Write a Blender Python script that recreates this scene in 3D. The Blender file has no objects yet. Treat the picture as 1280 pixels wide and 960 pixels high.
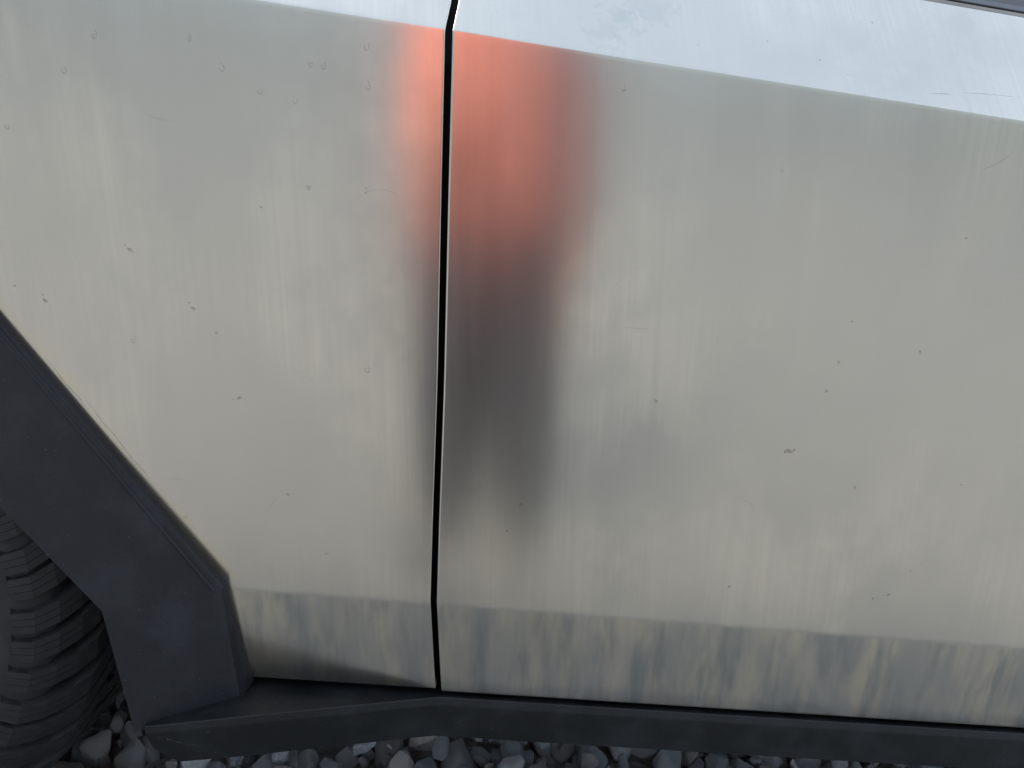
import bpy, bmesh, math, random
from mathutils import Vector, Matrix, Euler
from mathutils.noise import noise as vnoise
R = math.radians
random.seed(7)
sc = bpy.context.scene
C = sc.collection

# ------------------------------------------------------------------ camera
YAW, PITCH, ROLL = R(6.4), R(11), R(7.4)
fw = Vector((math.sin(YAW)*math.cos(PITCH), math.cos(YAW)*math.cos(PITCH), -math.sin(PITCH)))
rt = Vector((math.cos(YAW), -math.sin(YAW), 0)); up = rt.cross(fw)
rt2 = rt*math.cos(ROLL) + up*math.sin(ROLL); up2 = up*math.cos(ROLL) - rt*math.sin(ROLL)
CAM = Vector((0, -.85, 1.0))
cd = bpy.data.cameras.new('camera'); cam = bpy.data.objects.new('camera', cd); C.objects.link(cam)
m3 = Matrix((rt2, up2, -fw)).transposed()
cam.matrix_world = Matrix.Translation(CAM) @ m3.to_4x4()
cd.sensor_fit = 'HORIZONTAL'; cd.angle = R(67); cd.clip_start = .01; cd.clip_end = 2000
sc.camera = cam

# ------------------------------------------------------------------ sky, sun, exposure
SUN_EL, SUN_AZ = R(52), R(-50)          # azimuth measured from +Y (behind the truck) towards +X
wd = bpy.data.worlds.new('World'); sc.world = wd; wd.use_nodes = True
nt = wd.node_tree; nt.nodes.clear()
sky = nt.nodes.new('ShaderNodeTexSky'); sky.sky_type = 'NISHITA'; sky.sun_disc = False
sky.sun_elevation = SUN_EL; sky.sun_rotation = SUN_AZ; sky.dust_density = 3.0; sky.air_density = 1.2
mixw = nt.nodes.new('ShaderNodeMix'); mixw.data_type = 'RGBA'
mixw.inputs[0].default_value = .5       # thin even overcast over the clear sky
mixw.inputs[7].default_value = (8.4, 9.55, 10.9, 1)
bg = nt.nodes.new('ShaderNodeBackground'); bg.inputs['Strength'].default_value = .11
wo = nt.nodes.new('ShaderNodeOutputWorld')
nt.links.new(sky.outputs[0], mixw.inputs[6]); nt.links.new(mixw.outputs[2], bg.inputs[0]); nt.links.new(bg.outputs[0], wo.inputs[0])
sl = bpy.data.lights.new('sun', 'SUN'); sl.energy = 2.4; sl.angle = R(10); sl.color = (1, .95, .88)
sun = bpy.data.objects.new('sun', sl); C.objects.link(sun)
sdir = Vector((math.sin(SUN_AZ)*math.cos(SUN_EL), math.cos(SUN_AZ)*math.cos(SUN_EL), math.sin(SUN_EL)))
sun.rotation_euler = sdir.to_track_quat('Z', 'Y').to_euler(); sun.location = sdir*20
sc.view_settings.view_transform = 'Standard'; sc.view_settings.look = 'None'
sc.view_settings.gamma = 1; sc.view_settings.use_curve_mapping = False
sc.view_settings.exposure = 0.97

# ------------------------------------------------------------------ helpers
def link(o, parent=None):
    C.objects.link(o)
    if parent is not None: o.parent = parent
    return o
def empty(name, loc=(0, 0, 0)):
    o = bpy.data.objects.new(name, None); o.location = loc; o.empty_display_size = .1; return link(o)
def tag(o, label=None, cat=None, group=None, kind=None):
    for k, v in (('label', label), ('category', cat), ('group', group), ('kind', kind)):
        if v: o[k] = v
    return o
def obj(name, verts, faces, mat, parent=None, smooth=False, bevel=0, seg=2):
    me = bpy.data.meshes.new(name); me.from_pydata([tuple(v) for v in verts], [], faces); me.update()
    bm = bmesh.new(); bm.from_mesh(me); bmesh.ops.recalc_face_normals(bm, faces=bm.faces); bm.to_mesh(me); bm.free()
    if smooth: me.polygons.foreach_set('use_smooth', [True]*len(me.polygons))
    me.materials.append(mat)
    o = link(bpy.data.objects.new(name, me), parent)
    if bevel:
        b = o.modifiers.new('bevel', 'BEVEL'); b.width = bevel; b.segments = seg; b.limit_method = 'ANGLE'; b.angle_limit = R(12)
        b.harden_normals = True; me.polygons.foreach_set('use_smooth', [True]*len(me.polygons))
    return o
class N:
    """small node-tree writer"""
    def __init__(s, name):
        s.m = bpy.data.materials.new(name); s.m.use_nodes = True; s.t = s.m.node_tree
        s.b = s.t.nodes['Principled BSDF']; s.out = s.t.nodes['Material Output']
    def n(s, typ, **kw):
        x = s.t.nodes.new('ShaderNode'+typ)
        for k, v in kw.items():
            if k.startswith('i_'): x.inputs[k[2:].replace('_', ' ')].default_value = v
            else: setattr(x, k, v)
        return x
    def l(s, a, b): s.t.links.new(a, b)
    def ramp(s, fac, stops):
        r = s.n('ValToRGB'); e = r.color_ramp.elements
        while len(e) < len(stops): e.new(.5)
        for q, (p, c) in zip(e, stops): q.position = p; q.color = c if len(c) == 4 else (*c, 1)
        s.l(fac, r.inputs[0]); return r.outputs[0]
    def noise(s, vec, scale, detail=3, rough=.5, dist=0):
        x = s.n('TexNoise'); x.inputs['Scale'].default_value = scale; x.inputs['Detail'].default_value = detail
        x.inputs['Roughness'].default_value = rough; x.inputs['Distortion'].default_value = dist
        if vec is not None: s.l(vec, x.inputs['Vector'])
        return x.outputs['Fac']
    def mapping(s, vec, scale=(1, 1, 1), loc=(0, 0, 0), rot=(0, 0, 0)):
        x = s.n('Mapping'); x.inputs['Scale'].default_value = scale; x.inputs['Location'].default_value = loc; x.inputs['Rotation'].default_value = rot
        s.l(vec, x.inputs[0]); return x.outputs[0]
    def math(s, op, a, b=0., c=None, clamp=False):
        x = s.n('Math', operation=op, use_clamp=clamp)
        for i, v in enumerate((a, b) if c is None else (a, b, c)):
            if isinstance(v, (int, float)): x.inputs[i].default_value = v
            else: s.l(v, x.inputs[i])
        return x.outputs[0]
    def maprange(s, v, a, b, c, d):
        x = s.n('MapRange', interpolation_type='SMOOTHSTEP'); s.l(v, x.inputs[0])
        for i, q in enumerate((a, b, c, d)): x.inputs[i+1].default_value = q
        return x.outputs[0]
    def mix(s, f, a, b, blend='MIX'):
        x = s.n('Mix', data_type='RGBA', blend_type=blend)
        for i, v in ((0, f), (6, a), (7, b)):
            if isinstance(v, (int, float)): x.inputs[i].default_value = v
            elif isinstance(v, tuple): x.inputs[i].default_value = (*v, 1) if len(v) == 3 else v
            else: s.l(v, x.inputs[i])
        return x.outputs[2]
    def bump(s, h, strength, dist, prev=None):
        x = s.n('Bump'); x.inputs['Strength'].default_value = strength; x.inputs['Distance'].default_value = dist
        s.l(h, x.inputs['Height'])
        if prev is not None: s.l(prev, x.inputs['Normal'])
        return x.outputs[0]
    def set(s, **kw):
        for k, v in kw.items():
            k = k.replace('_', ' ')
            if isinstance(v, (int, float)): s.b.inputs[k].default_value = v
            elif isinstance(v, tuple): s.b.inputs[k].default_value = (*v, 1) if len(v) == 3 else v
            else: s.l(v, s.b.inputs[k])
        return s.m

# ------------------------------------------------------------------ materials
ZL = .5270
def steel(name, seed, dirt_band=False):
    k = N(name)
    P = k.n('TexCoord').outputs['Object']
    PS = k.mapping(P, (1, 1, 1), (0, 0, 0), (0, R(7), 0))                              # lean of run-off and painted reflection streaks
    wash = k.noise(k.mapping(PS, (38, 1, 1.6), (seed, 0, 0)), 1, 5, .65, .4)          # run-off streaks
    fine = k.noise(k.mapping(PS, (210, 1, 3.0), (seed*3, 0, 0)), 1, 3, .6)
    cloud = k.noise(k.mapping(P, (1, 1, .8), (0, seed, 3)), 6.5, 5, .62)
    wave = k.noise(k.mapping(P, (1, 1, .55), (seed, 7, 3)), 4.5, 1, .4)
    col = k.mix(k.maprange(wash, .2, .8, 0, 1), (.575, .562, .510), (.668, .645, .578))
    col = k.mix(k.maprange(cloud, .42, .66, 0, .85), col, (.490, .484, .450))
    col = k.mix(k.maprange(fine, .30, .74, 0, .42), col, (.50, .495, .465))
    big = k.noise(k.mapping(P, (1, 1, .7), (3, seed*2, 1)), 2.6, 3, .55)
    col = k.mix(k.maprange(big, .40, .64, 0, .8), col, (.520, .512, .476))
    grain = k.noise(k.mapping(P, (70, 1, 850), (0, 0, seed)), 1, 2, .6)
    col = k.mix(k.maprange(grain, .3, .7, 0, .16), col, (.48, .47, .445))
    for (cx, cz, r0) in () if dirt_band else ((.150, 1.222, .030), (.195, 1.262, .034), (.166, 1.238, .024)):   # dried water smear above the crease
        vd = k.n('VectorMath', operation='DISTANCE'); k.l(P, vd.inputs[0]); vd.inputs[1].default_value = (cx, (cz-1.194)*.675, cz)
        dd = k.math('ADD', vd.outputs['Value'], k.maprange(k.noise(P, 55, 4, .65, .6), .25, .75, -.022, .022))
        col = k.mix(k.maprange(dd, r0, r0*.35, 0, .33), col, (.42, .44, .43))
    rough = k.math('ADD', k.maprange(cloud, .2, .8, .185, .225), k.maprange(wash, .25, .75, -.007, .008))
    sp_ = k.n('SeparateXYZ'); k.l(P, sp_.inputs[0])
    low = k.maprange(sp_.outputs[2], ZL+.001, ZL-.006, 0, 1)                           # mask for the mirrored ground painted as streaks on the tucked-in lower edge
    refl_streaks = k.noise(k.mapping(PS, (17, 1, 5), (seed*5, 0, 0)), 1, 4, .6)
    refl_streaks2 = k.noise(k.mapping(PS, (33, 1, 6), (seed*9, 2, 0)), 1, 4, .6)
    col = k.mix(k.math('MULTIPLY', low, k.maprange(refl_streaks, .40, .66, 0, .9)), col, (.76, .69, .56))
    col = k.mix(k.math('MULTIPLY', low, k.maprange(refl_streaks2, .44, .70, 0, .8)), col, (.37, .395, .385))
    if dirt_band:                                                                      # dusty scuffed film beside the arch trim
        sx = k.n('SeparateXYZ'); k.l(P, sx.inputs[0])
        # distance from the arch edge line (-.4695,.8426) -> (-.221,.5267), perpendicular, metres
        d = k.math('ADD', k.math('MULTIPLY', sx.outputs[0], .781), k.math('MULTIPLY', sx.outputs[2], .6243))
        d = k.math('SUBTRACT', d, .1580)
        d = k.math('ADD', d, k.maprange(k.noise(k.mapping(P, (1, 1, 1)), 16, 2, .5), .3, .7, -.004, .004))
        f = k.math('MULTIPLY', k.maprange(d, .010, .026, 1, 0), k.maprange(k.noise(P, 40, 2, .5), .3, .7, .35, 1))
        f = k.math('MULTIPLY', f, k.maprange(sx.outputs[2], ZL, ZL+.03, 0, 1))
        col = k.mix(k.math('MULTIPLY', f, .7), col, (.60, .55, .42))
    n1 = k.bump(fine, 1.0, .000006, k.bump(wave, .35, .0014))
    tg = k.n('Tangent', direction_type='UV_MAP', uv_map='UVMap')
    k.l(tg.outputs[0], k.b.inputs['Tangent'])
    return k.set(Base_Color=col, Metallic=1.0, Roughness=rough, Anisotropic=.74, Anisotropic_Rotation=.25, Normal=n1)
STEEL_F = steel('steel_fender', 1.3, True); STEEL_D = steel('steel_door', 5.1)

def plastic(name, col, rough, sc_=650):
    k = N(name); P = k.n('TexCoord').outputs['Object']
    g = k.noise(P, sc_, 2, .5); dust = k.noise(k.mapping(P, (1, 1, 1)), 14, 5, .65)
    c = k.mix(k.maprange(dust, .40, .75, 0, .6), col, tuple(min(1, v*1.9+.012) for v in col))
    sp = k.maprange(k.noise(P, 420, 1, .5), .74, .8, 0, .5)
    c = k.mix(sp, c, (.12, .12, .12))
    return k.set(Base_Color=c, Roughness=k.maprange(dust, .3, .75, rough, rough+.14), Normal=k.bump(g, .5, .0005), Specular_IOR_Level=.36)
CLAD = plastic('moulded_plastic', (.0075, .0090, .0122), .5)
ROCK = plastic('rocker_plastic', (.0045, .0060, .0072), .48)
def flat(name, col, rough, metal=0.):
    k = N(name); P = k.n('TexCoord').outputs['Object']
    c = k.mix(k.maprange(k.noise(P, 9, 4, .6), .35, .7, 0, .5), col, tuple(v*1.5+.002 for v in col))
    return k.set(Base_Color=c, Roughness=rough, Metallic=metal)
BLACK = flat('black_body', (.006, .006, .006), .8)
TRIM = flat('trim_black', (.014, .015, .017), .35)
TRIM2 = flat('trim_grey', (.06, .068, .08), .4); TRIM3 = flat('weather_strip', (.15, .145, .135), .6)
RIM = flat('rim_metal', (.08, .08, .085), .4, .8)
k = N('tinted_glass'); GLASS = k.set(Base_Color=(.012, .014, .016), Roughness=.03, IOR=1.5, Specular_IOR_Level=.7)
k = N('rubber'); P = k.n('TexCoord').outputs['Object']
d = k.noise(P, 17, 5, .65)
RUBBER = k.set(Base_Color=k.mix(k.maprange(d, .38, .68, 0, 1), (.006, .0066, .0072), (.024, .0245, .0245)), Roughness=k.maprange(d, .3, .7, .6, .85), Normal=k.bump(k.noise(P, 500, 3, .6), .2, .0008))

def stone_mat(name, attr):
    k = N(name); P = k.n('TexCoord').outputs['Object']
    if attr:
        a = k.n('Attribute', attribute_name='tone'); rnd = a.outputs['Fac']
        P = k.n('NewGeometry').outputs['Position']
    else:
        oi = k.n('ObjectInfo'); rnd = oi.outputs['Random']
        va = k.n('VectorMath', operation='ADD'); k.l(P, va.inputs[0]); k.l(k.n('NewGeometry').outputs['Position'], va.inputs[1]); P = va.outputs[0]
    base = k.ramp(rnd, [(0, (.18, .205, .225)), (.2, (.30, .33, .355)), (.38, (.43, .455, .47)), (.5, (.42, .365, .34)), (.62, (.46, .43, .40)), (.74, (.25, .275, .29)), (.86, (.40, .43, .45)), (1, (.56, .56, .56))])
    sp = k.noise(P, 170, 4, .7); sp2 = k.noise(P, 60, 4, .6); vein = k.noise(P, 26, 5, .6, 1.2)
    c = k.mix(k.maprange(sp, .46, .66, 0, .75), base, (.58, .60, .61))
    c = k.mix(k.maprange(sp2, .54, .70, 0, .65), c, (.07, .075, .08))
    c = k.mix(k.maprange(vein, .56, .68, 0, .45), c, (.42, .38, .34))
    return k.set(Base_Color=c, Roughness=.85, Normal=k.bump(sp, .8, .003, k.bump(sp2, .8, .006)))
STONE = stone_mat('crushed_stone', False); STONES = stone_mat('crushed_stone_mass', True)
k = N('ground_far'); P = k.n('NewGeometry').outputs['Position']
vo = k.n('TexVoronoi', i_Scale=60.0); k.l(P, vo.inputs['Vector'])
c = k.ramp(k.noise(P, 13, 5, .7), [(.3, (.19, .184, .172)), (.5, (.245, .237, .221)), (.7, (.30, .287, .264))])
GROUND = k.set(Base_Color=c, Roughness=.9, Normal=k.bump(vo.outputs['Distance'], .5, .008))

# ------------------------------------------------------------------ ground
def in_frame(p, m=0):
    v = p - CAM; d = v.dot(fw)
    if d <= .05: return None
    f = 640/math.tan(R(33.5)); x = 640 + v.dot(rt2)/d*f; y = 480 - v.dot(up2)/d*f
    return (x, y, d) if -m < x < 1280+m and -m < y < 960+m else None
gv = [(0, 0, -.004)]; gf = []
rings = [1.5, 4, 12, 40, 150, 600]
for r in rings:
    for i in range(32): gv.append((r*math.cos(i*math.pi/16), r*math.sin(i*math.pi/16), -.004))
for i in range(32): gf.append((0, 1+i, 1+(i+1) % 32))
for q in range(len(rings)-1):
    for i in range(32):
        a = 1+q*32+i; b = 1+q*32+(i+1) % 32; gf.append((a, a+32, b+32, b))
ground = tag(obj('ground', gv, gf, GROUND), kind='structure')

def stone_shape(rng, npt):
    bm = bmesh.new()
    sx, sy, sz = rng.uniform(.9, 1.3), rng.uniform(.7, 1.0), rng.uniform(.55, .85)
    for _ in range(npt):
        v = Vector((rng.gauss(0, 1), rng.gauss(0, 1), rng.gauss(0, 1))).normalized()*rng.uniform(.86, 1.05)
        bm.verts.new((v.x*sx, v.y*sy, v.z*sz))
    r = bmesh.ops.convex_hull(bm, input=bm.verts)
    bmesh.ops.delete(bm, geom=[g for g in r['geom_interior'] if isinstance(g, bmesh.types.BMVert)], context='VERTS')
    bmesh.ops.dissolve_limit(bm, angle_limit=R(17), verts=bm.verts, edges=bm.edges)
    return bm
rng = random.Random(11)
shapes = []; cheap = []
for i in range(18):
    bm = stone_shape(rng, 20)
    bmesh.ops.bevel(bm, geom=list(bm.edges), offset=.055, segments=1, affect='EDGES', clamp_overlap=True)
    me = bpy.data.meshes.new('stone'); bm.to_mesh(me); bm.free(); me.materials.append(STONE); shapes.append(me)
for i in range(24):
    bm = stone_shape(rng, 11); bmesh.ops.triangulate(bm, faces=bm.faces)
    bm.verts.index_update(); cheap.append(([v.co.copy() for v in bm.verts], [tuple(v.index for v in f.verts) for f in bm.faces])); bm.free()
spots = []
step = .066
for ix in range(-44, 45):
    for iy in range(-7, 36):
        x = ix*step + rng.uniform(-.4, .4)*step; y = iy*step + rng.uniform(-.4, .4)*step
        s = rng.uniform(.030, .048) if rng.random() < .8 else rng.uniform(.018, .028)
        if y < -.17 + .05*vnoise(Vector((x*5, 2, 0))) and rng.random() > .04: continue
        spots.append((Vector((x, y, rng.uniform(-.006, .012)+s*.3)), s))
        if rng.random() < .35 and x > -1.2:
            spots.append((Vector((x+.03, y+.03, .048+rng.uniform(0, .014))), rng.uniform(.020, .036)))
for _ in range(9000):
    spots.append((Vector((rng.uniform(-2.9, 2.9), rng.uniform(-.20, 2.0), rng.uniform(-.002, .018))), rng.uniform(.011, .023)))
def shown(p):
    q = in_frame(p + Vector((0, 0, .015)), 18)
    if not q: return 0
    x, y, d = q
    low = 918 if x > 540 else (925 + (540-x)*.075 if x > 215 else 800)
    if y < low or p.y < .18: return 0
    return 1/d
sized = sorted(((shown(p)*s, i) for i, (p, s) in enumerate(spots)), reverse=True)
near = {i for v, i in sized[:300] if v > 0}
print('stones in view', sum(1 for v, i in sized if v > 0), 'single', len(near))
mv, mf, mt = [], [], []
for i, (p, s) in enumerate(spots):
    rot = Euler((rng.uniform(0, 6.3), rng.uniform(0, 6.3), rng.uniform(0, 6.3)))
    if i in near:
        o = bpy.data.objects.new('stone', shapes[rng.randrange(18)]); link(o, ground)
        o.location = p; o.rotation_euler = rot; o.scale = (s, s, s)
    else:
        vs, fs = cheap[rng.randrange(24)]; b = len(mv); M = rot.to_matrix()*s; t = rng.random()
        mv += [(M @ v + p)[:] for v in vs]; mf += [tuple(b+q for q in f) for f in fs]; mt += [t]*len(vs)
grv = obj('loose_gravel', mv, mf, STONES, ground); grv['kind'] = 'stuff'
at = grv.data.attributes.new('tone', 'FLOAT', 'POINT'); at.data.foreach_set('value', mt)

# far wood added out of view to block bright sky from the steel
LEAF = N('added_foliage'); P = LEAF.n('NewGeometry').outputs['Position']
LEAF = LEAF.set(Base_Color=LEAF.ramp(LEAF.noise(P, .35, 4, .6), [(.3, (.05, .065, .035)), (.7, (.11, .12, .07))]), Roughness=.9)
tv, tf = [], []; rw = random.Random(3)
for i in range(15000):
    a = R(rw.uniform(180, 360)); d = rw.uniform(62, 72); hmax = 7.2 + 1.6*vnoise(Vector((a*7, 1, 0))) + 1.0*vnoise(Vector((a*31, 4, 0)))
    c0 = Vector((d*math.cos(a), d*math.sin(a), hmax*rw.random()**.8)); b = len(tv)
    for _ in range(3): tv.append(c0 + Vector((rw.gauss(0, .6), rw.gauss(0, .6), rw.gauss(0, .5))))
    tf.append((b, b+1, b+2))
tag(obj('added_wood', tv, tf, LEAF), 'added low dark green wood, out of view, blocking sky from the reflection', 'wood', kind='stuff')

# ------------------------------------------------------------------ the truck
truck = tag(empty('pickup_truck', (0, .9, 0)), 'angular pickup truck side in bare brushed steel with dark plastic wheel arch and sill', 'truck')
TI = Matrix.Translation((0, -.9, 0))
def tobj(*a, **kw):
    o = obj(*a, parent=truck, **kw); o.matrix_parent_inverse = TI; return o
ZC, TM, ZL, TL, ZB, TU = 1.194, R(5.5), .5270, R(9), .3885, R(34)
YL = (ZC-ZL)*math.tan(TM); YB = YL + (ZL-ZB)*math.tan(TL)
def ysurf(z):
    if z >= ZC: return (z-ZC)*math.tan(TU)
    if z >= ZL: return (ZC-z)*math.tan(TM)
    return YL + (ZL-z)*math.tan(TL)
def seam_x(z):
    pts = [(1.36, -.004), (1.2285, -.013), (1.1936, -.016), (1.025, -.0016), (.8176, .0166), (.6435, .0296), (.5294, .0388), (.3916, .0596), (.30, .073)]
    for (z0, x0), (z1, x1) in zip(pts, pts[1:]):
        if z >= z1: return x0 + (x1-x0)*(z0-z)/(z0-z1)
    return pts[-1][1]
def profile(ztop, zbot, fold=True):
    """(y, z, normal) rows from the top down, with rounded folds at the body creases and a hem at the bottom"""
    rows = []
    def nrm(a): return Vector((0, -math.cos(a), -math.sin(a)))       # a: how far the face looks down
    def pt(z, a, y=None): rows.append((ysurf(z) if y is None else y, z, nrm(a)))
    if ztop > ZC:
        for i in range(7): pt(ztop + (ZC+.006-ztop)*i/6, -TU)
        r = .0035
        c = Vector((0, r/math.cos((TU+TM)/2), ZC + r/math.cos((TU+TM)/2)*math.sin((TM-TU)/2)*0))
        bis = (nrm(-TU)+nrm(TM)).normalized(); cc = Vector((0, 0, ZC)) - bis*(r/math.cos((TU+TM)/2))
        for i in range(6):
            a = -TU + (TU+TM)*i/5; p = cc + nrm(a)*r; rows.append((p.y, p.z, nrm(a)))
        pt(ZC-.006, TM)
    else: pt(ztop, TM)
    z0 = min(rows[-1][1], ztop)
    if zbot < ZL:
        for i in range(1, 25): pt(z0 + (ZL+.004-z0)*i/24, TM)
        for q in (.5,): pt(ZL, (TM+TL)/2)
        for i in range(6): pt(ZL-.004 + (zbot+.002-ZL+.004)*i/5, TL)
    else:
        for i in range(1, 17): pt(z0 + (zbot-z0)*i/16, TM)
    return rows
def panel(name, mat, rows, xl, xr, nx, hem=True):
    """a sheet along the profile rows with rolled left, right and bottom edges"""
    verts, faces, uvs = [], [], []
    e = .0009
    cols = [(0, None, .016), (0, e, 0), (0, e*.3, e*.3), (0, 0, e)]
    L = [(0., .016), (0., e), (e*.3, e*.3), (e, 0.), (2.5*e, 0.)]
    s = 0; prev = None; rws = list(rows)
    if hem:
        y, z, n = rows[-1]
        tdir = Vector((0, -n.z, n.y)); tdir = tdir if tdir.z < 0 else -tdir
        for a in (30, 60, 90):
            p = Vector((0, y, z)) - n*e + (n*math.cos(R(a)) + tdir*math.sin(R(a)))*e
            rws.append((p.y, p.z, n*math.cos(R(a)) + tdir*math.sin(R(a))))
        p = p - n*.016; rws.append((p.y, p.z, tdir))
    for y, z, n in rws:
        p = Vector((0, y, z))
        if prev is not None: s += (p-prev).length
        prev = p
        a, b = xl(z), xr(z)
        line = [(a+dx, dd) for dx, dd in L]
        line += [(a+2.5*e + (b-a-5*e)*i/nx, 0.) for i in range(1, nx)]
        line += [(b-dx, dd) for dx, dd in reversed(L)]
        for x, dd in line:
            q = p - n*dd; verts.append((x, q.y, q.z)); uvs.append((x, -s))
    w = len(L)*2 + nx - 1
    for r in range(len(rws)-1):
        for c_ in range(w-1):
            i = r*w+c_; faces.append((i, i+w, i+w+1, i+1))
    o = tobj(name, verts, faces, mat, smooth=True)
    uv = o.data.uv_layers.new(name='UVMap')
    for lp in o.data.loops: uv.data[lp.index].uv = uvs[lp.vertex_index]
    return o
GAP = .0037
def arch_x(z):                       # rear edge of the wheel cut-out in the fender, a little under the trim
    if z > .5331: return -.218 - (z-.5331)*(.2482/.3106) - .010
    return -.218 + (.5331-z)*(.0352/.1467) - .010
ATOP = .995; XC = -.828               # top of the cut-out, wheel centre line
rowsF = profile(1.33, ZB+.0035)
rt_ = [r for r in rowsF if r[1] >= ATOP]; rb_ = [r for r in rowsF if r[1] < ATOP]
yA = ysurf(ATOP); nA = rt_[-1][2]
rt_.append((yA, ATOP, nA)); rb_.insert(0, (yA, ATOP, nA))
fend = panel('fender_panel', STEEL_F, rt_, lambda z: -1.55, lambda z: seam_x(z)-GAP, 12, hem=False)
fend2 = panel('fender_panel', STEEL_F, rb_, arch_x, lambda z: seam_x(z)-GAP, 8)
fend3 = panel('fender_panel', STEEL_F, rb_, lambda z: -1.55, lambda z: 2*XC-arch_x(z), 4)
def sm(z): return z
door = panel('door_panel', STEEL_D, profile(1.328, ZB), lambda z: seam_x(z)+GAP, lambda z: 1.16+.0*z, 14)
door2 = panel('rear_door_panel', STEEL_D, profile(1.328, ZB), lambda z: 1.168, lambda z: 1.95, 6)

# closed dark body behind the skin
def prism(name, poly, x0, x1, mat, bevel=0):
    n = len(poly); v = [(x0, y, z) for y, z in poly] + [(x1, y, z) for y, z in poly]
    f = [tuple(range(n)), tuple(range(2*n-1, n-1, -1))] + [(i, (i+1) % n, (i+1) % n+n, i+n) for i in range(n)]
    return tobj(name, v, f, mat, bevel=bevel)
prism('inner_body', [(.135, .40), (.125, .50), (.05, 1.17), (.10, 1.27), (1.70, 1.27), (1.80, 1.19), (1.68, .40)], -.212, 1.95, BLACK)
prism('inner_body', [(.09, 1.01), (.05, 1.17), (.10, 1.27), (1.70, 1.27), (1.80, 1.19), (1.72, 1.01)], -1.55, -.217, BLACK)
prism('underbody', [(.50, .36), (.50, .99), (1.32, .99), (1.32, .36)], -1.55, -.17, BLACK)
prism('underbody', [(.20, .345), (.20, .395), (1.6, .395), (1.6, .345), (1.45, .25), (.62, .25), (.50, .30)], -.165, 1.94, BLACK)
tobj('hood_panel', [(-1.55, .096, 1.325), (-.005, .096, 1.333), (-.005, 1.7, 1.35), (-1.55, 1.7, 1.34), (-1.55, .096, 1.31), (-.005, .096, 1.318), (-.005, 1.7, 1.33), (-1.55, 1.7, 1.32)],
     [(0, 1, 2, 3), (7, 6, 5, 4), (0, 4, 5, 1), (1, 5, 6, 2), (2, 6, 7, 3), (3, 7, 4, 0)], STEEL_F, bevel=.002).data.uv_layers.new(name='UVMap')

# window: belt trim in two strips and tinted glass leaning inwards
def strip(name, x0, x1, s0, s1, d, mat, bevel=.0012):
    """board on the upper plane between slope distances s0..s1 above the door's top edge, standing d proud"""
    u = Vector((0, math.sin(TU), math.cos(TU))); nn = Vector((0, -math.cos(TU), math.sin(TU)))
    b = Vector((0, ysurf(1.328), 1.328))
    vs = []
    for x in (x0, x1):
        for s, q in ((s0, d), (s1, d), (s1, d-.02), (s0, d-.02)):
            p = b + u*s + nn*q; vs.append((x, p.y, p.z))
    return tobj(name, vs, [(0, 1, 2, 3), (7, 6, 5, 4), (0, 4, 5, 1), (1, 5, 6, 2), (2, 6, 7, 3), (3, 7, 4, 0)], mat, bevel=bevel)
strip('belt_trim', .30, 1.94, .0012, .0085, -.0010, TRIM3)
strip('belt_trim', .30, 1.94, .0092, .0125, -.006, TRIM, .0005)
strip('belt_trim', .30, 1.94, .0130, .0215, -.002, TRIM2, .001)
strip('side_window', .31, 1.93, .0225, .42, -.008, GLASS, .002)
tobj('windshield', [(.30, .20, 1.36), (.30, 1.62, 1.36), (1.3, 1.45, 1.72), (1.3, .38, 1.72), (.30, .20, 1.34), (.30, 1.62, 1.34), (1.3, 1.45, 1.70), (1.3, .38, 1.70)],
     [(0, 1, 2, 3), (7, 6, 5, 4), (0, 4, 5, 1), (1, 5, 6, 2), (2, 6, 7, 3), (3, 7, 4, 0)], GLASS)

# wheel-arch trim: faceted ring, base edge on the steel, proud ridge, face, inner edge, return into the well
YR = 0.0
half = [  # base edge on the steel (x, z), proud ridge (x, y, z), inner edge (x, y, z); from the sill up to the arch top
    ((-.1820, .3864), (-.1917, .062, .3775), (-.2930, -.014, .3770)),
    ((-.2180, .5331), (-.2196, .045, .5337), (-.3449, .015, .5109)),
    ((-.4662, .8437), (-.4616, .025, .8278), (-.4589, .020, .6264)),
    ((-.5850, .9895), (-.5640, .012, .9600), (-.5900, .012, .7750)),
]
full = half + [tuple((2*XC-q[0],)+q[1:] for q in st) for st in reversed(half)]
vs = []; fs = []
for (bx, bz), (rx, ry, rz), (ix, iy, iz) in full:
    yb = ysurf(bz) - .002
    base = Vector((bx, yb, bz)); ridge = Vector((rx, ry, rz)); inn = Vector((ix, iy, iz))
    # a narrow step (gasket lip) just inside the base edge
    lip = base + (ridge-base)*.30 + Vector((0, -.004, 0))
    g1 = base + (ridge-base)*.80; 
    deep = Vector((ix, .07, iz)) ; bk = Vector((bx, yb+.02, bz))
    vs += [bk, base, lip, g1, ridge, inn, deep]
K = 7
for s in range(len(full)-1):
    for j in range(K-1):
        a = s*K+j; fs.append((a, a+1, a+1+K, a+K))
arch = tobj('wheel_arch_trim', vs, fs, CLAD, bevel=.0022)
# a second thin raised rib that follows the ridge on the sloping flank
vs = []; fs = []
for (bx, bz), (rx, ry, rz), (ix, iy, iz) in full[1:-1]:
    r = Vector((rx, ry, rz)); i = Vector((ix, iy, iz)); d = (i-r).normalized()
    for s_, o_ in ((.006, .0), (.0075, -.0013), (.0095, -.0013), (.011, .0)):
        q = r + d*s_; vs.append((q.x, q.y+o_, q.z))
for s in range(len(full)-3):
    for j in range(3): fs.append((s*4+j, s*4+j+1, s*4+j+5, s*4+j+4))
tobj('trim_rib', vs, fs, CLAD)

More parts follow.
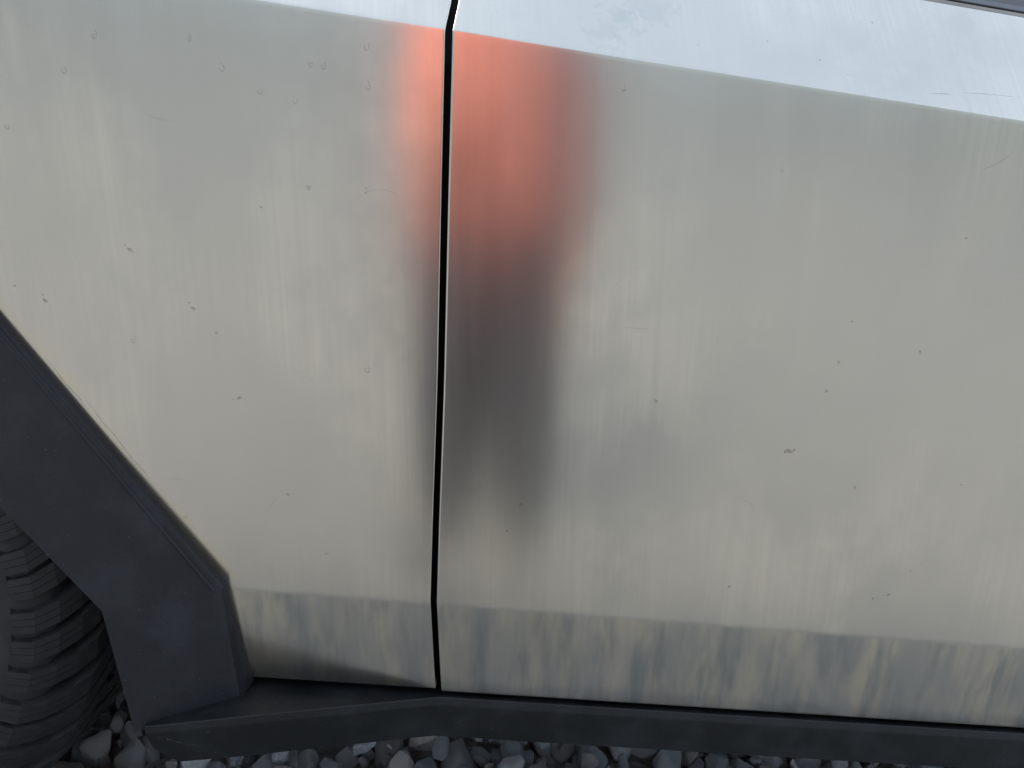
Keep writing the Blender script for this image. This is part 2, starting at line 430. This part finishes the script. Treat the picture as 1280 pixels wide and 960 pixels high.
# wheel well liner
vs = []; fs = []
nseg = 18
for i in range(nseg+1):
    a = math.pi*(-.04 + 1.08*i/nseg)
    rr = .50
    for y in (.065, .16, .42, .47):
        vs.append((XC+rr*math.cos(a)*(1 if y < .45 else .94), y, .47+rr*math.sin(a)*(1 if y < .45 else .96)))
for i in range(nseg):
    for j in range(3): q = i*4+j; fs.append((q, q+1, q+5, q+4))
tobj('wheel_well_liner', vs, fs, BLACK, smooth=True)

# sill (rocker) trim with a kink at the door seam; its front part swings outwards
def section(x, y, zt, zb, yin, zin):
    return [(x, yin, zin), (x, y+.0075, zt-.001), (x, y+.0015, zt), (x, y-.001, zt-.0105), (x, y+.004, zb), (x, y+.05, zb-.004), (x, y+.13, zb+.004)]
secs = [[(-.279, .075, .379), (-.2833, -.010, .383), (-.2833, -.0122, .3837), (-.2820, -.0130, .374), (-.2755, -.003, .348), (-.270, .05, .345), (-.270, .118, .35)],
        [(-.255, .075, .378), (-.2548, .000, .3830), (-.2548, -.005, .3837), (-.2535, -.006, .3740), (-.2477, .008, .3228), (-.245, .05, .319), (-.245, .13, .327)],
        [(-.19, .110, .3785), (-.19, .0200, .3830), (-.19, .0135, .3837), (-.19, .0115, .3735), (-.19, .0200, .3230), (-.19, .065, .319), (-.19, .145, .327)],
        section(.0606, .08, .3837, .3228, .17, .366),
        section(1.0, .08, .3837, .3185, .17, .366), section(1.95, .08, .3837, .3217, .17, .366)]
vs = [p for s_ in secs for p in s_]; K = 7
fs = [(s*K+j, s*K+j+1, s*K+j+1+K, s*K+j+K) for s in range(len(secs)-1) for j in range(K-1)]
fs += [tuple(range(K)), tuple(range((len(secs)-1)*K, len(secs)*K))]
rocker = tobj('rocker_trim', vs, fs, ROCK, bevel=.0015)
# fixing hole at the front end of the sill trim
def rface(x, z, o_=.0004): return (x, -.0078 + .235*(x+.2665) - .27*(z-.3665) - o_, z)
hv = [rface(-.2665+.0040*math.cos(a), .3665+.0034*math.sin(a)) for a in [i*math.pi/6 for i in range(12)]]
hv += [(x, y+.003, z) for x, y, z in hv]
tobj('fixing_hole', hv, [tuple(range(12)), tuple(range(12, 24))] + [(i, (i+1) % 12, (i+1) % 12+12, i+12) for i in range(12)], BLACK)

# ------------------------------------------------------------------ wheel
wheel = bpy.data.objects.new('wheel', None); link(wheel, truck); wheel.matrix_parent_inverse = TI
wheel.location = (XC, .135, .44); wheel.rotation_euler = (0, 0, R(-7))
def revolve(name, prof, n, mat, smooth=True):
    v = []; f = []
    for i in range(n):
        a = 2*math.pi*i/n
        for r, y in prof: v.append((r*math.cos(a), y, r*math.sin(a)))
    m = len(prof)
    for i in range(n):
        for j in range(m-1):
            q = i*m+j; p = ((i+1) % n)*m+j; f.append((q, q+1, p+1, p))
    o = obj(name, v, f, mat, wheel, smooth=smooth); return o
revolve('tyre', [(.235, .03), (.25, .022), (.255, .012), (.30, -.004), (.345, -.010), (.375, -.006), (.395, .004), (.402, .020), (.410, .036), (.4125, .05), (.4125, .24), (.412, .268), (.375, .292), (.30, .288), (.235, .26)], 96, RUBBER)
revolve('rim', [(.0, .03), (.06, .03), (.07, .045), (.17, .05), (.20, .03), (.237, .022), (.24, .04), (.22, .10), (.22, .25)], 64, RIM)
def block(pts_y, r0, r1, a0, a1, skew, sipes, chamfer=.0015):
    """tread block between angles a0..a1 as slabs cut by sipes; pts_y: (y0, y1)"""
    v = []; f = []
    gap = .0007/.43
    w = (a1-a0)/(sipes+1)
    for s in range(sipes+1):
        b0 = a0 + w*s + (gap/2 if s else 0); b1 = a0 + w*(s+1) - (gap/2 if s < sipes else 0)
        base = len(v)
        for r, ins in ((r0, 0), (r1-chamfer, 0), (r1, chamfer)):
            for (y, a, sy, sa) in ((pts_y[0], b0, 1, 1), (pts_y[1], b0+skew, -1, 1), (pts_y[1], b1+skew, -1, -1), (pts_y[0], b1, 1, -1)):
                aa = a + sa*ins/.43*.7; v.append((r*math.cos(aa), y+sy*ins, r*math.sin(aa)))
        for L_ in (0, 4):
            for q in range(4): f.append((base+L_+q, base+L_+(q+1) % 4, base+L_+4+(q+1) % 4, base+L_+4+q))
        f.append((base+8, base+9, base+10, base+11))
    return v, f
def shoulder(a0, a1, skew, y0=0.0):
    """lug that wraps from the tread round onto the side wall"""
    prof = [(.352, -.0085), (.358, -.0165), (.385, -.0125), (.408, .002), (.426, .020), (.4385, .038), (.4405, .050), (.4410, .092)]
    v = []; f = []
    n = 3; gap = .0007/.43
    for s in range(n):
        w = (a1-a0)/n; b0 = a0+w*s+(gap if s else 0); b1 = a0+w*(s+1)
        base = len(v)
        for i, (r, y) in enumerate(prof):
            k_ = skew*(y+.0125)/.105
            v.append((r*math.cos(b0+k_), y, r*math.sin(b0+k_))); v.append((r*math.cos(b1+k_), y, r*math.sin(b1+k_)))
            ri = max(r-.016, .36); yi = y+.010 if y < .03 else y
            v.append((ri*math.cos(b1+k_), yi, ri*math.sin(b1+k_))); v.append((ri*math.cos(b0+k_), yi, ri*math.sin(b0+k_)))
        m = len(prof)
        for i in range(m-1):
            for q in range(4):
                a = base+i*4+q; b = base+i*4+(q+1) % 4; f.append((a, b, b+4, a+4))
        f.append(tuple(base+q for q in range(4))); f.append(tuple(base+(m-1)*4+q for q in range(4)))
    return v, f
nb = 56; pa = 2*math.pi/nb
protos = []
for nm, (v, f), off in (
        ('tread_block', shoulder(0, pa*.66, .20), 0),
        ('tread_block', block((.105, .142), .412, .4415, 0, pa*.68, .025, 2), .5),
        ('tread_block', block((.152, .190), .412, .4420, 0, pa*.68, -.02, 2), .2),
        ('tread_block', block((.198, .258), .410, .4405, 0, pa*.76, .03, 2), .6)):
    me = bpy.data.meshes.new(nm); me.from_pydata(v, [], f); me.update()
    bm = bmesh.new(); bm.from_mesh(me); bmesh.ops.recalc_face_normals(bm, faces=bm.faces); bm.to_mesh(me); bm.free()
    me.materials.append(RUBBER); protos.append((me, off))
for me, off in protos:
    for i in range(nb):                          # pitch varies a little round the tyre, and every other block steps sideways
        o = bpy.data.objects.new('tread_block', me); link(o, wheel); o.rotation_euler = (0, -(i+off+.10*math.sin(i*2.1))*pa, 0)
        if off: o.location.y = .0045 if i % 2 else -.0045

# ------------------------------------------------------------------ dried marks, flecks and scratches on the steel
def mark_mat(name, col, a, rough):
    k = N(name); P = k.n('NewGeometry').outputs['Position']
    al = k.maprange(k.noise(P, 420, 3, .6), .35, .62, a*.25, a)
    return k.set(Base_Color=col, Roughness=rough, Alpha=al)
M_DRIP = mark_mat('dried_drip', (.24, .23, .205), .20, .75)
M_FLECK = mark_mat('dirt_fleck', (.17, .155, .13), .34, .8)
M_SCR = mark_mat('scratch', (.28, .29, .29), .36, .5)
M_LIGHT = mark_mat('light_scratch', (.55, .54, .50), .10, .5)
def onpanel(x, z, off=.0001):
    a = TM if ZL < z < ZC else (TL if z <= ZL else -TU)
    n = Vector((0, -math.cos(a), -math.sin(a))); t = Vector((0, -math.sin(a), math.cos(a)))
    return Vector((x, ysurf(z), z)) + n*off, t, n
def decal(name, x, z, loops, mat, par, ang=0, quads=None):
    """thin film of dirt on the panel: outlines in (across, along) metres"""
    p, t, n = onpanel(x, z); vs = []; fs = []
    for lo in loops:
        b = len(vs); m = len(lo)
        for s_ in (0, -.00008):
            for u, w in lo:
                uu = u*math.cos(ang)-w*math.sin(ang); ww = u*math.sin(ang)+w*math.cos(ang)
                vs.append(p + Vector((uu, 0, 0)) + t*ww + n*s_)
        fs.append(tuple(range(b, b+m)))
        fs += [(b+i, b+(i+1) % m, b+m+(i+1) % m, b+m+i) for i in range(m)]
    return obj(name, vs, fs, mat, par)
rg = random.Random(5)
def crescent(s):
    q = []; a0 = rg.uniform(-.3, .2); a1 = math.pi*rg.uniform(1.15, 1.6)
    n = 12
    for i in range(n+1):
        a = math.pi + a0 + a1*i/n; r = s*(1+rg.uniform(-.1, .1)); q.append((r*.62*math.cos(a), r*math.sin(a)))
    for i in range(n, -1, -1):
        a = math.pi + a0 + a1*i/n; r = s*(.70+rg.uniform(-.12, .08) - .1*math.sin(math.pi*i/n)); q.append((r*.62*math.cos(a), r*math.sin(a)))
    return q
def blob(s, el=1.):
    n = 9; return [(s*rg.uniform(.5, 1.1)*math.cos(2*math.pi*i/n)*el, s*rg.uniform(.5, 1.1)*math.sin(2*math.pi*i/n)) for i in range(n)]
def part_of(x, z):
    if x > seam_x(z): return door
    return fend if z >= ATOP else fend2
rings_ = [(-.363, 1.139), (-.393, 1.102), (-.272, 1.149), (-.24, 1.126), (-.201, 1.109), (-.165, 1.104), (-.093, 1.129), (-.097, 1.166), (-.087, 1.024), (-.147, 1.02), (-.45, 1.041), (-.327, .831), (.364, 1.106), (.173, 1.164), (-.139, 1.142), (-.152, 1.142), (-.069, .826), (-.268, .62)]
flecks = [(-.195, .992), (-.238, .849), (-.211, .775), (.487, .898), (.49, .948), (.585, .922), (.551, .74), (.692, .758), (.481, .861), (.274, .825), (.131, .675), (.119, .637), (.078, .694), (-.45, .876), (-.419, .864), (-.264, .874), (-.147, 1.02), (-.10, .585), (.62, .585), (.64, .592), (.66, .63), (.42, .585), (-.15, .66), (-.33, .93), (.60, 1.06)]
for x, z in rings_:
    s = rg.uniform(.0034, .0050)
    decal('dried_drip', x, z, [crescent(s)] + ([blob(s*.25)] if rg.random() < .5 else []), M_DRIP, part_of(x, z), rg.uniform(-.3, .3))
for x, z in flecks:
    s = rg.uniform(.0011, .0026)
    decal('dirt_fleck', x, z, [blob(s, 1.3)] + [[(a+rg.uniform(-.006, .006)*0+.003*q, b-.0015*q) for a, b in blob(s*.45)] for q in (1, -2) if rg.random() < .5], M_FLECK, part_of(x, z), rg.uniform(-1, 1))
decal('dirt_fleck', .454, .779, [blob(.0035, 2.2), [(u+.006, w+.003) for u, w in blob(.002)], [(u-.005, w-.002) for u, w in blob(.0018)]], M_FLECK, door)
def line(pts, w):
    L_ = []; R_ = []
    for i, (u, v_) in enumerate(pts):
        f = math.sin(math.pi*(i+.15)/(len(pts)-.7)); L_.append((u, v_+w*f)); R_.append((u, v_-w*f))
    return L_ + R_[::-1]

decal('scratch', .5134, 1.2073, [line([(0, 0), (.008, .0017), (.016, .0033), (.024, .0042), (.0305, .0050)], .0007)], M_SCR, door)
decal('scratch', .556, 1.2140, [line([(0, .0015), (.02, .0042), (.045, .0066), (.072, .0080)], .0005)], M_SCR, door)
for x, z in ((.3896, 1.2273), (.4911, 1.2521), (.46, 1.286), (.33, 1.24), (.56, 1.262), (.25, 1.222), (.42, 1.215)):
    decal('dirt_fleck', x, z, [blob(rg.uniform(.0006, .0014), 1.2)], M_FLECK, door, rg.uniform(0, 3))
for i in range(13):                                    # hair-thin rub marks, mostly near the seam and along the belt of the door
    x = rg.uniform(-.38, .75); z = rg.uniform(.62, 1.15)
    if x < arch_x(z)+.03 or abs(x-seam_x(z)) < .03: continue
    L0 = rg.uniform(.02, .07); bend = rg.uniform(-.006, .006)
    decal('scratch', x, z, [line([(-L0/2+L0*q/6, bend*math.sin(math.pi*q/6)) for q in range(7)], rg.uniform(.00018, .0003))], M_LIGHT if rg.random() < .6 else M_SCR, part_of(x, z), rg.choice((rg.uniform(.5, 1.1), rg.uniform(-.15, .15), rg.uniform(-1, -.6))))
for q, (x, z) in enumerate(((-.400, .772), (-.33, .690), (-.36, .729))):   # scuffs running beside the arch trim
    decal('scratch', x, z, [line([(-.035+.012*i, .0008*math.sin(i*1.7)) for i in range(7)], .0006)], M_SCR, fend2, -.905)

# ------------------------------------------------------------------ the photographer, seen mirrored in the steel
def cloth(name, col, rough=.85, sheen=.0):
    k = N(name); P = k.n('TexCoord').outputs['Object']
    f = k.noise(P, 9, 4, .6, .6); w = k.noise(P, 600, 2, .5)
    c = k.mix(k.maprange(f, .3, .7, 0, .35), col, tuple(v*.8 for v in col))
    return k.set(Base_Color=c, Roughness=rough, Normal=k.bump(w, .2, .001, k.bump(f, .3, .008)))
RED = cloth('red_cloth', (.97, .31, .225)); DARK = cloth('dark_cloth', (.070, .076, .090)); SHOE = cloth('shoe_leather', (.02, .018, .017), .5)
k = N('skin'); SKIN = k.set(Base_Color=(.52, .31, .22), Roughness=.5, Subsurface_Weight=.1)
HAIR = cloth('hair', (.045, .03, .02), .6); EYEW = flat('eye_white', (.75, .73, .70), .2)
def tube(V, F, path, n=14, ref=Vector((0, 1, 0))):
    """closed tube; path: (point, width radius, depth radius)"""
    b = len(V); m = len(path)
    for i, (p, ra, rb) in enumerate(path):
        p = Vector(p); q0 = Vector(path[max(i-1, 0)][0]); q1 = Vector(path[min(i+1, m-1)][0]); t = (q1-q0).normalized()
        d = (ref - t*ref.dot(t)).normalized(); s = t.cross(d)
        for j in range(n):
            a = 2*math.pi*j/n; V.append(p + s*ra*math.cos(a) + d*rb*math.sin(a))
    for i in range(m-1):
        for j in range(n):
            a = b+i*n+j; c_ = b+i*n+(j+1) % n; F.append((a, c_, c_+n, a+n))
    F.append(tuple(b+j for j in range(n))); F.append(tuple(b+(m-1)*n+j for j in range(n)))
def ball(V, F, c, r, n=16):
    c = Vector(c); path = []
    for i in range(n//2+1):
        a = math.pi*i/(n//2); path.append((i, a))
    b = len(V)
    for i, a in path:
        for j in range(n):
            f = 2*math.pi*j/n; rr = max(math.sin(a), .02)
            V.append(c + Vector((r[0]*rr*math.cos(f), r[1]*rr*math.sin(f), r[2]*math.cos(a))))
    m = len(path)
    for i in range(m-1):
        for j in range(n):
            q = b+i*n+j; p = b+i*n+(j+1) % n; F.append((q, p, p+n, q+n))
    F.append(tuple(b+j for j in range(n))); F.append(tuple(b+(m-1)*n+j for j in range(n)))
def fused(name, V, F, vox, mat, parent, smooth_it=4):
    o = obj(name, V, F, mat)
    md = o.modifiers.new('r', 'REMESH'); md.mode = 'VOXEL'; md.voxel_size = vox; md.use_smooth_shade = True
    if smooth_it: s_ = o.modifiers.new('s', 'SMOOTH'); s_.iterations = smooth_it; s_.factor = .5
    dg = bpy.context.evaluated_depsgraph_get(); me = bpy.data.meshes.new_from_object(o.evaluated_get(dg))
    o.modifiers.clear(); o.data = me
    if not me.materials: me.materials.append(mat)
    if parent is not None: o.parent = parent; o.matrix_parent_inverse = Matrix.Translation(-parent.location)
    return o
Y0 = -1.06
V, F = [], []
HIP = Vector((.09, Y0-.02, .92)); CH = Vector((.045, Y0, 1.26)); NK = Vector((.025, Y0+.01, 1.46)); HD = Vector((.012, Y0+.055, 1.60))
tube(V, F, [((.10, Y0-.02, .80), .13, .10), (HIP, .155, .115), ((.068, Y0-.01, 1.06), .135, .10), (CH, .155, .11), ((.035, Y0, 1.38), .15, .085), ((.03, Y0, 1.43), .07, .06)])
tube(V, F, [((.035, Y0, 1.40), .058, .058), (NK, .052, .055), ((.02, Y0+.03, 1.53), .05, .055)])
ball(V, F, HD, (.074, .092, .115)); ball(V, F, HD+Vector((0, .035, -.055)), (.055, .06, .055))          # skull, jaw
tube(V, F, [(HD+Vector((0, .085, .025)), .008, .010), (HD+Vector((0, .103, -.012)), .013, .014), (HD+Vector((0, .095, -.03)), .012, .008)], 8, Vector((1, 0, 0)))
ball(V, F, HD+Vector((0, .088, -.056)), (.024, .010, .009), 10)                                        # lips
for s_ in (-1, 1): ball(V, F, HD+Vector((s_*.075, -.005, -.005)), (.010, .02, .032), 10)
LS, LE, LW = Vector((-.085, Y0, 1.385)), Vector((-.075, Y0-.02, 1.10)), Vector((-.088, -.940, .975))
RS, RE, RW = Vector((.200, Y0-.01, 1.37)), Vector((.295, Y0-.02, 1.10)), Vector((.330, Y0+.03, .800))
for a, b_, c_ in ((LS, LE, LW), (RS, RE, RW)):
    tube(V, F, [(a, .055, .055), ((a+b_)/2, .046, .046), (b_, .040, .040), ((b_+c_)/2, .037, .035), (c_, .026, .022)])
for sx in (-1, 1):
    hx = HIP.x + sx*.085; kx = .150 + sx*.098; ax = .185 + sx*.105
    tube(V, F, [((hx, Y0-.02, .90), .085, .09), ((hx+sx*.005, Y0-.015, .70), .076, .08), ((kx, Y0+.01, .49), .055, .058), ((kx+sx*.003, Y0-.015, .33), .052, .056), ((ax, Y0-.02, .09), .036, .040), ((ax, Y0-.02, .06), .036, .04)])
    tube(V, F, [((ax, Y0-.05, .05), .035, .035), ((ax, Y0+.05, .045), .04, .03), ((ax+sx*.008, Y0+.14, .03), .035, .018)], ref=Vector((0, 0, 1)))
# right hand hangs half curled
def finger(V, F, root, dirs, r0, r1):
    p = Vector(root); path = [(p.copy(), r0, r0)]
    for i, d_ in enumerate(dirs):
        p = p + Vector(d_); r = r0 + (r1-r0)*(i+1)/len(dirs); path.append((p.copy(), r, r))
    tube(V, F, path, 8, Vector((1, .3, .2)))
tube(V, F, [(RW, .026, .020), (RW+Vector((.002, .010, -.045)), .018, .040), (RW+Vector((.002, .018, -.095)), .014, .042)], 10)
for i, L0 in enumerate((.040, .045, .042, .033)):
    ro = RW + Vector((.002, .048-.022*i, -.092)); finger(V, F, ro, [(-.004, .008, -L0), (-.014, .010, -L0*.6), (-.018, .004, -L0*.35)], .0095, .0075)
finger(V, F, RW+Vector((-.004, .035, -.035)), [(-.012, .028, -.030), (-.010, .010, -.030), (-.004, .002, -.020)], .011, .008)
# left hand holds the left end of the phone: palm behind it, fingers over the front edge, thumb on the screen
PH = CAM - fw*.0135 + rt2*.045
def ph(u, v_, w): return PH + rt2*u + up2*v_ - fw*w          # along the phone, across it, towards the person
pe = ph(-.105, -.012, .030)
tube(V, F, [(LW, .026, .021), ((LW+pe)/2, .034, .018), (pe, .040, .016), (ph(-.092, .0, .016), .036, .013)], 10, Vector((1, 0, 0)))
for i, v_ in enumerate((.028, .006, -.016, -.036)):
    tube(V, F, [(ph(-.100, v_, .018), .0098, .0098), (ph(-.098, v_, -.006), .009, .009), (ph(-.084, v_, -.0150), .0085, .0085), (ph(-.060+.004*(i % 2), v_, -.0155), .0075, .0075)], 8, Vector((.2, .3, 1)))
tube(V, F, [(ph(-.108, .018, .030), .011, .011), (ph(-.088, .030, .026), .010, .010), (ph(-.062, .026, .0165), .0085, .0085)], 8, Vector((.2, .3, 1)))
body = fused('person', V, F, .0065, SKIN, None, 3)
tag(body, 'standing photographer in long red jacket and dark trousers, mirrored in the steel', 'person')
def child(o): o.parent = body; return o
V, F = [], []
tube(V, F, [((.098, Y0-.02, .805), .190, .150), ((.095, Y0-.02, .85), .190, .152), ((.088, Y0-.02, .94), .184, .146), ((.074, Y0-.01, 1.06), .180, .140), (CH, .188, .142), ((.038, Y0, 1.36), .185, .112), ((.032, Y0+.005, 1.42), .12, .085), ((.028, Y0+.01, 1.475), .072, .070)], 22)
def sleeve(V, F, a, b_, c_, g=1.):
    tube(V, F, [(a+Vector((0, 0, .01)), .068*g, .070*g), ((a+b_)/2, .058*g, .062*g), (b_, .055*g, .058*g), ((b_+c_)/2, .050*g, .052*g), (c_+(b_-c_)*.1, .044*g, .044*g)], 14)
sleeve(V, F, LS, LE, LW)
jk = child(fused('jacket', V, F, .011, RED, None, 5))
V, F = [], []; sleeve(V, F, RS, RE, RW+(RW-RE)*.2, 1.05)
child(fused('sleeve', V, F, .011, cloth('shaded_red_cloth', (.38, .17, .15)), None, 5))  # right sleeve of the red jacket, its shade put into the colour
V, F = [], []
tube(V, F, [((.115, Y0-.02, .66), .200, .125), ((.108, Y0-.02, .76), .212, .138), ((.09, Y0-.02, .90), .176, .135), ((.08, Y0-.015, 1.0), .150, .115)], 18)
for sx in (-1, 1):
    hx = HIP.x + sx*.085; kx = .150 + sx*.098; ax = .185 + sx*.105
    tube(V, F, [((hx, Y0-.02, .86), .095, .108), ((hx+sx*.006+.015, Y0-.015, .70), .094, .100), ((kx, Y0+.01, .49), .104, .092), ((kx+sx*.003+.012, Y0-.01, .33), .100, .090), ((ax, Y0-.015, .10), .088, .086), ((ax, Y0-.01, .055), .086, .088)])
child(fused('trousers', V, F, .011, DARK, None, 4))
for sx in (-1, 1):
    ax = .185 + sx*.105; V, F = [], []
    tube(V, F, [((ax, Y0-.085, .050), .036, .030), ((ax, Y0-.03, .060), .046, .046), ((ax+sx*.004, Y0+.06, .050), .050, .040), ((ax+sx*.009, Y0+.14, .036), .046, .026), ((ax+sx*.010, Y0+.18, .030), .025, .016)], 14, Vector((0, 0, 1)))
    child(fused('shoe', V, F, .008, SHOE, None, 2))
V, F = [], []
ball(V, F, HD+Vector((0, -.016, .022)), (.081, .092, .108)); tube(V, F, [(HD+Vector((0, -.07, .02)), .07, .03), (HD+Vector((0, -.075, -.07)), .055, .025)], 12)
child(fused('hair', V, F, .009, HAIR, None, 2))
for s_ in (-1, 1):
    V, F = [], []; ball(V, F, HD+Vector((s_*.031, .080, .012)), (.013, .011, .010), 12); child(obj('eye', V, F, EYEW, smooth=True))
# the phone in the left hand
def pbox(name, u0, u1, v0, v1, w0, w1, mat, par, bev):
    vs = [ph(u, v_, w) for w in (w0, w1) for u, v_ in ((u0, v0), (u1, v0), (u1, v1), (u0, v1))]
    o = obj(name, vs, [(0, 1, 2, 3), (7, 6, 5, 4), (0, 4, 5, 1), (1, 5, 6, 2), (2, 6, 7, 3), (3, 7, 4, 0)], mat, par, bevel=bev, seg=3); return o
phone = tag(pbox('mobile_phone', -.100, .058, -.058, .016, .0005, .0085, TRIM, None, .003), 'black mobile phone held sideways in the left hand of the person', 'phone')
pbox('screen', -.096, .054, -.055, .013, .0084, .0088, GLASS, phone, 0)
pbox('camera_bump', -.060, -.030, -.014, .012, -.0012, .0004, TRIM, phone, .0008)

for (x0, z0, x1, z1, w) in ((-.262, .3655, -.243, .3540, .00022), (-.238, .352, -.214, .3465, .0002)):       # pale scuffs on the sill trim
    pts = [(x0+(x1-x0)*i/6, z0+(z1-z0)*i/6 + .0006*math.sin(i*1.3)) for i in range(7)]
    vs = [rface(x, z+w, .0003) for x, z in pts] + [rface(x, z-w, .0003) for x, z in reversed(pts)]
    vs += [(x, y+.0004, z) for x, y, z in vs]
    tobj('scuff', vs, [tuple(range(14)), tuple(range(27, 13, -1))] + [(i, (i+1) % 14, (i+1) % 14+14, i+14) for i in range(14)], M_LIGHT)
